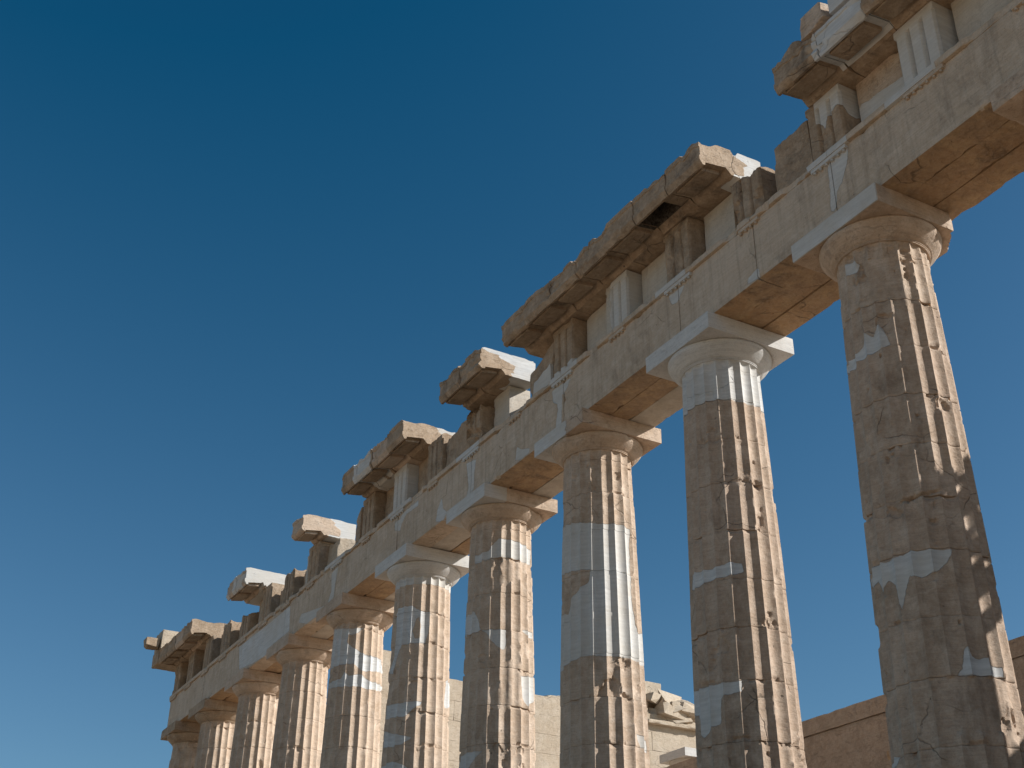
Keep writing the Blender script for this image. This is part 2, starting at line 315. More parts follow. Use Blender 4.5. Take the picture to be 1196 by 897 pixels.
# ------------------------------------------------------------------ ground and platform
V, F = gridbox([-1, 1], [-1, 1], [0, 1])
N = 90
gx = np.sign(np.linspace(-1, 1, N)) * (np.abs(np.linspace(-1, 1, N)) ** 3) * 4000
GX, GY = np.meshgrid(gx, gx, indexing='ij')
GZ = -3.7 + .12 * fbm(np.stack([GX.ravel(), GY.ravel(), 0 * GX.ravel()], 1), .12, 4, 3).reshape(N, N) - np.clip((np.hypot(GX, GY) - 150) / 40, 0, 25)
mb = MB(); Vg = np.stack([GX.ravel(), GY.ravel(), GZ.ravel()], 1)
mb.add(Vg, [(i * N + j, (i + 1) * N + j, (i + 1) * N + j + 1, i * N + j + 1) for i in range(N - 1) for j in range(N - 1)])
tag(mb.build('ground', 'ground'), kind='structure')
mb = MB()
for q, (z0, z1, e) in enumerate(((-4.2, -1.65, 2.7), (-1.65, -1.1, 1.9), (-1.1, -.55, 1.45), (-.55, 0, 1.0))):
    block(mb, (-e, -40, z0), (28 + e, 38.0 + e, z1 - .004 * (q < 3)), st=2.0, seed=q, r=.02, chip=.03)
tag(mb.build('temple_platform', 'wall'), kind='structure')

# ------------------------------------------------------------------ columns
YS = [-4.296, 0, 4.296, 8.592, 12.888, 17.184, 21.48, 25.776, 30.072, 34.368, 38.05]
AT = 10.43; HAB = .3426; AW = .9915
def rad(z):
    t = np.clip(z / 9.57, 0, 1); return .9136 + (.7286 - .9136) * t + .0175 * 4 * t * (1 - t)
JO = [0, .95, 1.9, 2.8, 3.66, 4.54, 5.38, 6.22, 7.08, 7.96, 8.8, 9.55]
JO1 = {0: [0, .95, 1.88, 2.78, 3.6, 4.56, 5.36, 6.2, 7.01, 7.84, 8.68, 9.5], 1: [0, .95, 1.9, 2.82, 3.8, 4.68, 5.52, 6.4, 7.3, 8.15, 8.95, 9.58]}
def new_attr(k, th, z):
    """distance field of the fresh marble insets of column k; th in degrees"""
    th = np.where(th > 90, th - 360, th)
    d = np.full(th.shape, -1.0); R_ = rad(z); s = np.radians(th) * R_
    for poly in PATCH.get(k, []):
        pz = np.mean([q[1] for q in poly]); rr = float(rad(pz))
        d = np.maximum(d, poly_sdf(np.radians(th) * rr, z, [(math.radians(a) * rr, b) for a, b in poly]))
    for poly in HOLE.get(k, []):
        pz = np.mean([q[1] for q in poly]); rr = float(rad(pz))
        d = np.minimum(d, -poly_sdf(np.radians(th) * rr, z, [(math.radians(a) * rr, b) for a, b in poly]))
    if k == 1: d = np.maximum(d, z - 8.95)
    return 1 + d
def drum(mb, k, y, z0, z1, res, seed, wearing=1.0, fade_top=False, ph=0.0, extra=None):
    nt_ = 20 * res; th = np.arange(nt_) / nt_ * 2 * np.pi
    dz = .03 if res >= 12 else (.04 if res >= 10 else (.06 if res >= 8 else .12))
    zs = lin(z0 + .002, z1 - .002, dz)
    e = [.006, .016, .03]
    zs = np.unique(np.round(np.concatenate([zs, z0 + .002 + np.array(e), z1 - .002 - np.array(e)]), 4))
    T, Zz = np.meshgrid(th, zs); T = T.ravel(); Zz = Zz.ravel()
    R_ = rad(Zz); t = (T / (2 * np.pi) * 20 + .5) % 1.0
    u = np.abs(2 * t - 1)                     # 0 in the flute's middle, 1 on the arris
    depth = .063 * R_ / .9 * (1 - u * u)
    if fade_top: depth = depth * (1 - sstep(9.72, 9.765, Zz) * .75)
    W = np.stack([np.cos(T) * R_, y + np.sin(T) * R_, Zz], 1)
    deg = np.degrees(T); deg = np.where(deg > 90, deg - 360, deg)
    A = new_attr(k, deg, Zz); keep = sstep(.985, 1.01, A)
    n1 = fbm(W, .95, 3, 11 + k); n2 = fbm(W, 3.3, 4, 23 + k); n3 = fbm(W, 9.5, 3, 37)
    cl = wearing * (1 - keep)
    n4 = fbm(W * np.array([1, 1, .6]), 6.0, 3, 53 + k); n2v = fbm(W * np.array([1, 1, .3]), 3.0, 4, 29 + k)
    arr = cl * (.003 + .003 * sstep(-.1, .5, n2v) + .012 * sstep(.35, .40, n4))
    r = np.minimum(R_ - depth, R_ - arr)
    # flakes: patches where the fluting is lost, with sharp borders
    lost = sstep(.35, .39, n1 + .3 * n2 + .06 * n3) * cl
    r = r * (1 - lost) + np.minimum(r, R_ - .034 - .012 * n2 - .004 * n4) * lost
    # chipped drum edges
    ed = np.minimum(Zz - z0, z1 - Zz)
    m = fbm(W * np.array([1, 1, .3]), 2.6, 4, seed)
    r = r - cl * (.007 * np.exp(-ed / .010) + .036 * sstep(.32, .37, m + .1 * n3) * (1 - sstep(.03, .075, ed + .03 * n4))) - .003 * np.exp(-ed / .006)
    # gouges
    r = r - cl * .035 * sstep(.43, .47, fbm(W, 2.3, 4, 71 + k))
    r = r + cl * (.0014 * n3 + .0012 * n2)
    if extra is not None: r = extra(r, deg, Zz, W)
    V = np.stack([np.cos(T) * r, y + np.sin(T) * r, Zz], 1)
    nz = len(zs); F = []
    for j in range(nz - 1):
        for i in range(nt_):
            a = j * nt_ + i; b = j * nt_ + (i + 1) % nt_; F.append((a, b, b + nt_, a + nt_))
    F.append(tuple(range(nt_ - 1, -1, -1))); F.append(tuple((nz - 1) * nt_ + i for i in range(nt_)))
    mb.add(V, F, A)
def scars(k):
    """the large individual breaks"""
    def f(r, deg, z, W):
        R_ = rad(z); n = .5 * fbm(W, 5, 4, 5)
        if k == 0:
            m_ = sstep(-154, -148, deg + 12 * n) * sstep(-70, -80, deg) * sstep(2.78, 2.75, z) * sstep(1.95, 2.1, z + .4 * n)
            r = np.where(m_ > 0, r * (1 - m_) + np.minimum(r, R_ - .055 + .03 * n) * m_, r)
            c = np.exp(-((z - 5.36 - .003 * (deg + 140)) / .022) ** 2) * sstep(-160, -155, deg) * sstep(-112, -118, deg); r = r - .06 * c
            m_ = sstep(-175, -168, deg + 20 * n) * sstep(-118, -126, deg + 20 * n) * sstep(8.68, 8.72, z) * sstep(9.52, 9.42, z + .4 * n)
            r = np.where(m_ > 0, r * (1 - m_) + np.minimum(r, R_ - .045 + .03 * n) * m_, r)
        if k == 2:
            h = np.clip(1 - np.abs(deg + 112 + 30 * n) / 26, 0, 1) * .42
            m_ = sstep(h, h - .05, z - 4.56) * (z > 4.55) * (h > 0); r = r - m_ * .055 * (1 + n)
        if k == 1:
            c = np.exp(-((z - 2.87) / .03) ** 2) * sstep(-150, -145, deg) * sstep(-126, -130, deg); r = r - .05 * c
        return r
    return f
def lathe(mb, prof, y, n, seed, wear, k=None, new=False):
    th = np.arange(n) / n * 2 * np.pi; P = []
    for i in range(len(prof) - 1):
        a, b = np.array(prof[i]), np.array(prof[i + 1]); m = max(1, int(np.linalg.norm(b - a) / .03))
        for t in range(m): P.append(a + (b - a) * t / m)
    P.append(np.array(prof[-1])); P = np.array(P); m = len(P)
    R_ = np.repeat(P[:, 0], n); Zz = np.repeat(P[:, 1], n); T = np.tile(th, m)
    W = np.stack([np.cos(T) * R_, y + np.sin(T) * R_, Zz], 1)
    ch = 0 if new else 1
    r = R_ - ch * wear * (.045 * sstep(.30, .38, fbm(W, 2.3, 4, seed)) * sstep(.85, .96, R_) + .0035 * fbm(W, 6, 3, seed))
    V = np.stack([np.cos(T) * r, y + np.sin(T) * r, Zz], 1); F = []
    for j in range(m - 1):
        for i in range(n):
            a = j * n + i; b = j * n + (i + 1) % n; F.append((a, b, b + n, a + n))
    F.append(tuple(range(n - 1, -1, -1))); F.append(tuple((m - 1) * n + i for i in range(n)))
    mb.add(V, F, np.full(len(V), 2.0) if new else None)
ECH = [(.725, 9.765), (.748, 9.768), (.750, 9.778), (.742, 9.782), (.760, 9.790), (.762, 9.800), (.756, 9.804), (.776, 9.812), (.80, 9.832), (.86, 9.888), (.915, 9.945), (.955, 10.0), (.974, 10.04), (.976, 10.062), (.966, 10.080), (.95, 10.0874)]
# abacus inset polygons in (y,z) on the outer face and fully fresh capitals
COLS = [  # res, wear, label, cap material
 (10, 1.0, 'weathered column cut off by the right edge, only its broken capital corner showing', 'capital'),
 (14, 1.15, 'nearest and thickest shaft at the right, brown with small white insets', 'capital'),
 (14, .8, 'column with fresh white capital and white uppermost drum above brown drums', 'white'),
 (12, .75, 'column with a tall white fluted band midway up its beige shaft', 'capital'),
 (12, .85, 'column with thin white ring under beige capital, left of the tall white band column', 'capital'),
 (10, .9, 'column with smooth pale grey capital and blotchy white insets down its shaft', 'white'),
 (10, .95, 'column with beige capital over a white patched neck and second white ring below', 'capital'),
 (8, 1.1, 'unpatched beige column just beyond the one with white patched neck', 'capital'),
 (8, 1.1, 'column third from the far corner, under the bluish white beam panel', 'capital'),
 (8, 1.2, 'dark weathered column with pitted black capital, next to the corner column', 'brown'),
 (8, 1.2, 'farthest column at the temple corner, smallest in the row', 'brown')]
for i, y in enumerate(YS):
    k = i - 1; res, wr, lab, cm = COLS[i]
    t = thing('doric_column', lab, 'column', (0, y, 0), 'columns standing in a row along the temple side')
    jo = JO1.get(k, JO); zmin = [0, 0, 0, 0, 0, 0, 0, 0, 0, 0, 0][i]
    for q in range(len(jo) - 1):
        mb = MB(); drum(mb, k, 0, jo[q], jo[q + 1], res if jo[q + 1] > 1.5 else 6, 100 * i + q, wr, extra=scars(k))
        # the noise is evaluated in column space; shift per column through k
        o = mb.build('drum', 'dark_shaft' if k in (0, 1) and jo[q] < 8.5 else 'shaft', t, 30)
        o.location = (((q * 7 + i * 5) % 5 - 2) * .002, ((q * 3 + i) % 5 - 2) * .002, 0)
    cap = D.objects.new('capital', None); COL.objects.link(cap); cap.parent = t; cap.location = (0, 0, 9.55); cap.empty_display_size = .2
    def sub(mb, n, m):
        o = mb.build(n, m, cap, 30); o.location = (0, 0, -9.55); return o
    fresh = cm == 'white'
    mb = MB(); drum(mb, 4 if k == 4 else k, 0, jo[-1], 9.768, res, 900 + i, 0 if fresh else wr * .8, True)
    if fresh: mb.a[-1][:] = 2.0
    sub(mb, 'necking', 'shaft')
    mb = MB(); lathe(mb, ECH, 0, 96, 40 + i, 1.0 if not fresh else 0, new=False); sub(mb, 'echinus', cm)
    mb = MB()
    def aattr(V, k=k):
        d = np.full(len(V), -1.0)
        if k == 0: d = np.where(V[:, 0] < -.97, .2, -.2)
        if k == 2: d = .35 + .3 * V[:, 1] - np.abs(V[:, 0] + .99) * .4 - .25
        if k == 3: d = np.where(V[:, 0] < -.4, .12, -.12) + .1 * V[:, 1]
        return 1 + d
    block(mb, (-AW, -AW, AT - HAB), (AW, AW, AT - .003), st=.055, seed=60 + i, r=.006, chip=0 if fresh else .035 * wr ** 2,
          rough=.001 if fresh else .003, attr=aattr if k in (0, 2, 3) else None,
          deform=(lambda V: V - np.stack([.35 * sstep(1.55, 2.0, V[:, 0] - V[:, 1] + .25 * fbm(V, 3, 3, 5)), -.0 * V[:, 1], 0 * V[:, 2]], 1)) if k == 0 else None)
    sub(mb, 'abacus', cm)

# ------------------------------------------------------------------ entablature
ent = thing('entablature', 'long broken beam course with frieze blocks lying across all the column tops', 'entablature', (0, 17, AT))
def epart(mb, name, mat, sm=35):
    o = mb.build(name, mat, ent, sm); o.location = (0, -17, -AT); return o
TH = .8367
def aface(V):
    d = np.full(len(V), -1.0)
    for poly in APATCH: d = np.maximum(d, poly_sdf(V[:, 1], V[:, 2], poly))
    return np.where(V[:, 0] < -TH + .12, 1 + d, 0)
edges = [-8.592, -4.296, 0.0, 2.05, 4.33, 8.592, 12.9, 17.184, 21.48, 25.776, 30.072, 34.368, 38.9]
for j in range(len(edges) - 1):
    a, b = edges[j] + .008, edges[j + 1] - .008
    mb = MB(); block(mb, (-TH, a, AT), (-.285, b, 11.66), st=.06, seed=200 + j, r=.010, chip=.09, rough=.008, attr=aface)
    o = epart(mb, 'architrave_block', 'beam')
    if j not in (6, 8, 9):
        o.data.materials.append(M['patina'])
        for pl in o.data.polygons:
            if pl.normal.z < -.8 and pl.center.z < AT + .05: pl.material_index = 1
bays = [-8.592] + YS[:-1] + [38.9]
INN = {2: ('patina', 'cream'), 3: ('patina', 'cream'), 4: ('cream', 'patina'), 5: ('patina', 'cream'), 6: ('cream', 'cream')}
for j in range(len(bays) - 1):
    a, b = bays[j] + .004, bays[j + 1] - .004
    m1, m2 = {1: ('patina', 'patina'), 2: ('patina', 'patina'), 3: ('patina', 'cream'), 4: ('patina', 'cream'), 5: ('cream', 'patina'), 6: ('patina', 'cream'), 7: ('cream', 'patina')}.get(j, ('patina', 'patina'))
    dz = .012 * ((j * 7) % 3)
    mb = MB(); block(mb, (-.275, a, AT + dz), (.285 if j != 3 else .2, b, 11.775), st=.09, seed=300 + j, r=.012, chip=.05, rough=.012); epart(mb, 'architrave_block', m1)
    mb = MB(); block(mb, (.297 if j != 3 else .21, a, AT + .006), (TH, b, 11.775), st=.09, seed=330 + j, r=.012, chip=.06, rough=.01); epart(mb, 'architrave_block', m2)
# soffit skin of the outer beams is the beams themselves; the band along their top:
WT = {0: 1, 2: 1, 4: 1, 6: 1, 8: 1, 10: 1}
def tattr(V):
    d = np.full(len(V), -1.0)
    for c, h in ((0.0, .5), (4.5, .5), (8.5, .6), (13.0, .6), (17.0, .7), (21.6, .8), (-1.9, .55)):
        d = np.maximum(d, h - np.abs(V[:, 1] - c))
    return 1 + np.minimum(d, .3) + .08 * fbm(V, 2, 3, 8)
for j in range(len(edges) - 1):
    a, b = edges[j] + .002, edges[j + 1] - .002
    mb = MB()
    def dfm(V, j=j):
        n = fbm(V * np.array([0, 1, .6]), 1.5, 4, 91)
        k_ = sstep(.02, .25, n - .08 * (V[:, 1] > 8)) * (1 - sstep(.98, 1.02, tattr(V)))
        out_ = np.clip((-TH - .0) - V[:, 0], 0, .1) / .07
        return V + np.stack([k_ * out_ * .075, 0 * V[:, 0], 0 * V[:, 0]], 1)
    block(mb, (-.905, a, 11.662), (-.30, b, 11.785), st=.05, seed=400 + j, r=.008, chip=.05, rough=.005, attr=tattr, deform=dfm, thr=.1)
    epart(mb, 'taenia', 'beam')
# regulae with their drops
for k in range(-2, 19):
    yc = 2.148 * k if k < 18 else 38.45
    worn = k in (1, 3, 5, 7, 9, 11)
    mb = MB(); nw = k in (2, 4, 6, 8, 0, 10)
    parts = [(yc - .42, yc + .42)] if not worn else [(yc - .1 - .2 * ((k * 3) % 2), yc + .25)]
    for a, b in parts:
        block(mb, (-.893, a, 11.585), (-.82, b, 11.66), st=.04, seed=430 + k, r=.006, chip=.02 if nw else .06, rough=.004, new=nw)
        for q in range(6):
            gy = yc - .35 + .14 * q
            if not (a < gy - .03 and gy + .03 < b): continue
            th = np.arange(10) / 10 * 2 * np.pi
            V = np.concatenate([np.stack([-.862 + rr * np.cos(th), gy + rr * np.sin(th), np.full(10, zz)], 1) for rr, zz in ((.022, 11.59), (.029, 11.545))])
            F = [(i, 10 + i, 10 + (i + 1) % 10, (i + 1) % 10) for i in range(10)] + [tuple(range(10, 20))]
            mb.add(V, F, np.full(20, 2.0) if nw else None)
    epart(mb, 'regula', 'beam')
# triglyphs
FT = 12.985
TRI = {-2: ('brown', 1), -1: ('white', 1), 0: ('brown', 1), 1: ('brown', 3), 2: ('brown', 1.4), 3: ('cream', 1), 4: ('brown', 1), 6: ('brown', 4), 7: ('brown', 1.5), 8: ('white', 1), 9: ('brown', 1.6), 11: ('brown', 1.2),
       12: ('brown', 2.5), 13: ('brown', 1.5), 14: ('brown', 2), 15: ('brown', 2.5), 16: ('brown', 1.4), 17: ('brown', 1.6), 18: ('brown', 2)}
TOPS = {1: 12.86, 12: 12.9, 14: 12.7, 15: 12.98}
def triglyph(k, mat, wv):
    yc = 2.148 * k if k < 18 else 38.45
    zt = TOPS.get(k, FT); zb = 11.787
    xs = lin(-.845, -.30, .06); ys = np.linspace(yc - .42, yc + .42, 61); zs = np.unique(np.concatenate([lin(zb, zt, .045), [12.835, 12.85]])) if zt > 12.86 else lin(zb, zt, .045)
    V, F = gridbox(xs, ys, zs); lo, hi = (-.845, yc - .42, zb), (-.30, yc + .42, zt)
    front = np.exp(-(V[:, 0] + .845) / .01)
    u = (V[:, 1] - yc) / .42
    g1 = np.maximum(0, 1 - np.abs(np.abs(u) - .33) / .115); g2 = np.maximum(0, (np.abs(u) - .89) / .11)
    dp = .085 * np.maximum(g1, g2) * (V[:, 2] < 12.84)
    nw = mat == 'white'; A = None; keep = None
    if k == 3: A = 1 + np.minimum(.2, (yc + .18 - V[:, 1]) + .12 * fbm(V, 2.3, 3, 4))
    if k == 0: A = 1 + (V[:, 2] - 12.42 + .25 * fbm(V, 2.3, 3, 6)); A = np.where(V[:, 1] > yc + .2, 0, A)
    if k in (4, 2): A = 1 + (11.98 - V[:, 2] + .2 * fbm(V, 2.5, 3, 12) - .25 * (k == 2))
    if nw: A = np.full(len(V), 2.0)
    if A is not None: keep = sstep(.99, 1.01, A)
    n = fbm(V, 2.4, 4, 500 + k); n2 = fbm(V, 8, 3, 520)
    kk = 1 if keep is None else 1 - keep
    ero = kk * wv * (.035 * sstep(0, .5, n) + .008 * n2)
    dp2 = np.maximum(dp, np.minimum(ero, .12)) + .3 * ero * (wv > 2)
    V = weather(V, lo, hi, .008, .03 * wv, .006, 540 + k, keep=keep, thr=.1)
    V[:, 0] += front * dp2
    if wv >= 2.5 or k in (12, 14, 15, 7):   # broken top
        top = sstep(zt - .5, zt, V[:, 2]); V[:, 2] -= top * (.12 + .18 * fbm(V * np.array([1, 1, 0]), 3.2, 3, 560 + k)) * (.5 if k in (7, 15) else 1)
    mb = MB(); mb.add(V, F, A); epart(mb, 'triglyph', mat, 30)
for k, (mt, wv) in TRI.items(): triglyph(k, mt, wv)
# frieze slabs between the triglyphs and the backing blocks behind them
SL = {-1.5: ('cream', 'full'), -.5: ('capital', 'low'), 1.5: ('cream', 'full'), 2.5: ('cream', 'full'), 3.5: ('cream', 'full'), 5.5: ('cream', 'half'),
      7.5: ('brown', 'full'), 8.5: ('brown', 'full'), 11.5: ('brown', 'rough'), 12.5: ('brown', 'rough'), 13.5: ('brown', 'full'), 14.5: ('brown', 'rough'), 15.5: ('brown', 'full'), 16.5: ('brown', 'full'), 17.4: ('brown', 'full')}
for k, (mt, stt) in SL.items():
    a, b = 2.148 * k - .655, 2.148 * k + .56
    if stt == 'half': a = 11.58
    if k == 17.4: a, b = 36.93, 38.05
    zt = 12.99 if stt != 'rough' else 12.72
    at = None
    if k == -.5: at = lambda V: np.where(V[:, 0] < -.5, 1 + (12.45 + .22 * fbm(V * np.array([0, 1, 1]), 1.6, 3, 3) - V[:, 2]), 0)
    mb = MB(); block(mb, (-.53, a, 11.789), (.05, b, zt), st=.07, seed=600 + int(k * 2), r=.01, chip=.03 if stt == 'full' else .12, rough=.006 if mt == 'cream' else .015, attr=at, thr=.15 if stt != 'rough' else -.1)
    epart(mb, 'metope', mt)
def roughslab(y0, y1, x0, x1, z1, seed, mt='brown', lean=0.0, at=None, nm='backing_block'):
    def dfm(V):
        V = V.copy(); tp = sstep(11.9, z1, V[:, 2])
        V[:, 2] -= tp * (.08 + .10 * fbm(V * np.array([1, 1, 0]), 2.4, 3, seed)) + tp * lean * (V[:, 1] - y0) / (y1 - y0)
        V[:, 0] += .05 * fbm(V, 2.2, 4, seed + 2) * np.exp(-(V[:, 0] - x0) / .05)
        return V
    mb = MB(); block(mb, (x0, y0, 11.789), (x1, y1, z1), st=.055, seed=seed, r=.02, chip=.10, rough=.02, thr=0, deform=dfm, attr=at); epart(mb, nm, mt)
roughslab(.52, 1.46, -.72, .05, 13.02, 700, 'brown', -.06)             # between the nearest cornice and the long cornice
roughslab(9.05, 10.10, -.80, -.15, 12.98, 702, 'brown', .45)           # under the far end of the long cornice
roughslab(9.10, 9.86, -.86, -.55, 12.40, 704, 'brown', .2, lambda V: np.full(len(V), 2.0))
roughslab(13.29, 14.62, -.74, -.15, 12.90, 706, 'brown', .1)
roughslab(20.0, 20.35, -.78, -.1, 12.95, 708, 'brown', .3)
roughslab(24.08, 24.36, -.78, -.25, 12.95, 710, 'cream')
roughslab(22.45, 23.30, -.50, .1, 12.97, 712, 'rubble')
roughslab(28.3, 29.3, -.60, .1, 12.9, 714, 'rubble')
# inner frieze course standing on the back beams
for j, (a, b) in enumerate(((-8.5, -3), (-3, 2.2), (2.2, 9.9), (9.9, 13.8), (13.8, 20.2), (20.2, 24.3), (24.3, 30), (30, 38.8))):
    mb = MB(); block(mb, (.44, a + .004, 11.78), (.82, b - .004, 12.96), st=.16, seed=740 + j, r=.02, chip=.06, rough=.01); epart(mb, 'backing_block', 'rubble')

# ------------------------------------------------------------------ cornice runs
GEI = [(-.86, 13.0), (-.965, 13.10), (-.985, 13.125), (-1.47, 13.055), (-1.475, 12.995), (-1.53, 12.985), (-1.60, 13.095), (-1.603, 13.10), (-1.603, 13.19), (-1.577, 13.197), (-1.580, 13.46), (-1.60, 13.475), (-1.607, 13.56), (-1.45, 13.60), (-.06, 13.61), (-.04, 13.0)]
def cornice(label, y0, y1, seed, n, mats, ragamp=.06, near=None, far=None, x_back=-.05, news=(), white=None, hole=None):
    t = thing('cornice_section', label, 'cornice', (-.8, y0, 13.0), 'projecting cornice sections on top of the frieze')
    prof = [(max(min(x, x_back), x) if x < -.5 else x_back, z) for x, z in GEI]
    ed = np.linspace(y0, y1, n + 1)
    for q in range(n):
        a, b = ed[q] + (.010 if q else 0), ed[q + 1] - .010
        nw = q in news
        def rg(V, q=q):
            V = V.copy(); Q = V * np.array([.5, 1, 0]); Q[:, 1] = np.floor(Q[:, 1] / .23 + .8 * noise(V * np.array([0, 0, 4.0]), 3)) * .23; m = .75 * fbm(Q, 2.2, 3, seed) + .4 * fbm(V * np.array([.6, 1, .6]), 4, 3, seed)
            front = sstep(-1.0, -1.5, V[:, 0]); tp = sstep(13.18, 13.58, V[:, 2])
            k_ = ragamp * sstep(-.15, .35, m) * (0.15 if q in news else 1)
            V[:, 2] -= tp * k_ * 1.9; V[:, 0] += front * sstep(13.45, 13.56, V[:, 2]) * k_ * .8
            if hole: V[:, 2] += hole[2] * sstep(-1.47, -1.44, V[:, 0]) * sstep(-1.0, -1.04, V[:, 0]) * (V[:, 2] < 13.16) * sstep(hole[0], hole[0] + .08, V[:, 1]) * sstep(hole[1], hole[1] - .08, V[:, 1])
            if near is not None and q == 0: V = near(V)
            if far is not None and q == n - 1: V = far(V)
            return V
        mb = MB(); prism_y(mb, prof, a, b, seed=seed + q, chip=.05, amp=.005, ragged=rg, new=nw)
        if white is not None: mb.a[-1] = white(mb.v[-1])
        o = mb.build('cornice_block', mats[q % len(mats)], t, 30); o.location = (.8, -y0, -13.0)
        o.location.x += .014 * ((q * 5 + seed) % 3) - .01; o.location.z += .012 * ((q * 3 + seed) % 3) - .008
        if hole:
            o.data.materials.append(M['hole_shade'])  # hole faces painted dark in place of the shade inside
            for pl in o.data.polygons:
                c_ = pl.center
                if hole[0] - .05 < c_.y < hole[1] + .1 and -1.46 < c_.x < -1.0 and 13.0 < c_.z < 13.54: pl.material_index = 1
        c = (a + b) / 2; hw = min(.40, (b - a) / 2 - .10)
        if hw > .15 and not (hole and hole[0] - .1 < c < hole[1] + .1):
            mm = MB()
            V, F = gridbox(lin(-1.44, -1.03, .08), lin(c - hw, c + hw, .08), [0, .045, .09])
            V = weather(V, (-1.44, c - hw, 0), (-1.03, c + hw, .09), .006, .05, .004, seed + 50 + q)
            V[:, 2] += 13.125 - (-.985 - V[:, 0]) * .144 - .085 
            mm.add(V, F)
            mo = mm.build('mutule', mats[q % len(mats)], o, 30)
    return t
def cut_near(yc, xk=-.75, z=13.25):
    return None
cornice('nearest cornice at the upper right, with a white block and stacked broken stones on it', -6.1, .33, 801, 6, ['brown', 'white', 'brown', 'brown'][::-1], .05, white=lambda V: np.where((V[:, 1] < -.62) & (V[:, 1] > -1.9) & (V[:, 0] < -.9), 1 + .12 + .1 * fbm(V, 2, 3, 2), 0))
def n1(V):   # broken inner end of the long run
    V = V.copy(); k_ = sstep(3.0, 2.6, V[:, 1])
    V[:, 2] -= (V[:, 2] > 13.3) * k_ * .09 * sstep(-.83, -.80, V[:, 0]) * (1 - sstep(-.72, -.69, V[:, 0]))
    return V
def f1(V):
    V = V.copy(); k_ = sstep(9.2, 10.2, V[:, 1]); V[:, 2] -= (V[:, 2] > 13.3) * k_ * .02; return V
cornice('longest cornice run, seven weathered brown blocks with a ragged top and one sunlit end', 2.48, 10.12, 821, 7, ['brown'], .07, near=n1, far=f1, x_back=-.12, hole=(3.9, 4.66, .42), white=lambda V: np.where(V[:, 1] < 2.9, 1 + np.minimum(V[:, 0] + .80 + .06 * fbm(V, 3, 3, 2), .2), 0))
cornice('short cornice with tall white sunlit end, next beyond the longest cornice run', 11.2, 13.30, 841, 2, ['brown'], .03, x_back=-.03, white=lambda V: np.where(V[:, 1] < 11.9, 1 + np.minimum(.6 * (V[:, 0] + 1.0) + .9 * (V[:, 2] - 13.25) + .12 * fbm(V, 3, 3, 2), .2), 0))
cornice('cornice run of four grey and brown blocks, next beyond the white ended short one', 15.45, 19.63, 861, 4, ['brown', 'capital', 'brown', 'brown'], .05, x_back=-.02, white=lambda V: np.maximum(np.where(V[:, 1] < 16.0, 1 + np.minimum(V[:, 0] + .62 + .06 * fbm(V, 3, 3, 2), .2), 0), np.where((V[:, 1] > 17.6) & (V[:, 1] < 18.8), 1 + .08 * (V[:, 0] < -1.3) + .15 * fbm(V, 1.5, 3, 8), 0)))
cornice('single narrow cornice slab balanced on one triglyph, shaped like a letter T', 22.82, 23.75, 881, 1, ['capital'], .02, x_back=.18, white=lambda V: 1 + np.minimum(V[:, 0] + .75 + .12 * fbm(V, 3, 3, 2), .2))
cornice('pale two block cornice slab over low broken stones, second cornice from the far corner', 28.12, 30.1, 901, 2, ['capital'], .02, x_back=-.05, white=lambda V: 1 + np.minimum(np.maximum(V[:, 0] + .85, (-1.5 - V[:, 0]) * (V[:, 1] > 28.6) * (V[:, 1] < 29.4)) + .1 * fbm(V, 3, 3, 2), .2))
cornice('farthest cornice run near the temple corner, with worn brown soffit', 34.3, 38.75, 921, 4, ['brown', 'capital', 'brown', 'brown'], .03, x_back=-.05)

# ------------------------------------------------------------------ loose upper stones
t = thing('upper_stones', 'weathered stones and a pale grey slab stacked on top of the nearest cornice', 'stones', (-1.2, -.5, 13.6))
def ust(mb, name, mat):
    o = mb.build(name, mat, t, 35); o.location = (1.2, .5, -13.6); return o
mb = MB(); rock(mb, (-1.15, -.05, 13.72), (.75, .62, .34), 3, .05); ust(mb, 'broken_stone', 'brown')
mb = MB(); rock(mb, (-1.2, -.75, 13.80), (.75, .62, .46), 5, .05); ust(mb, 'broken_stone', 'capital')
mb = MB(); block(mb, (-1.56, -2.1, 13.6), (-.6, -1.12, 13.98), st=.06, seed=930, r=.01, chip=.04, new=True); ust(mb, 'slab', 'white')
mb = MB(); block(mb, (-1.58, -4.6, 13.6), (-.6, -2.12, 14.0), st=.08, seed=931, r=.02, chip=.08); ust(mb, 'slab', 'brown')

t = thing('corner_gable_stone', 'sunlit block on the far corner above the last cornice, dark broken spout beside it', 'stone block', (-1.2, 38.6, 13.6))
def gst(mb, name, mat):
    o = mb.build(name, mat, t, 35); o.location = (1.2, -38.6, -13.6); return o
mb = MB(); block(mb, (-1.62, 38.55, 13.58), (-.5, 39.6, 14.36), st=.08, seed=940, r=.02, chip=.08); gst(mb, 'gable_block', 'rubble')
mb = MB(); block(mb, (-1.62, 38.78, 13.02), (.6, 39.7, 13.58), st=.08, seed=941, r=.02, chip=.08); gst(mb, 'corner_cornice', 'brown')
mb = MB(); rock(mb, (-1.88, 38.95, 13.78), (.62, .55, .42), 8, .05); gst(mb, 'spout', 'brown')

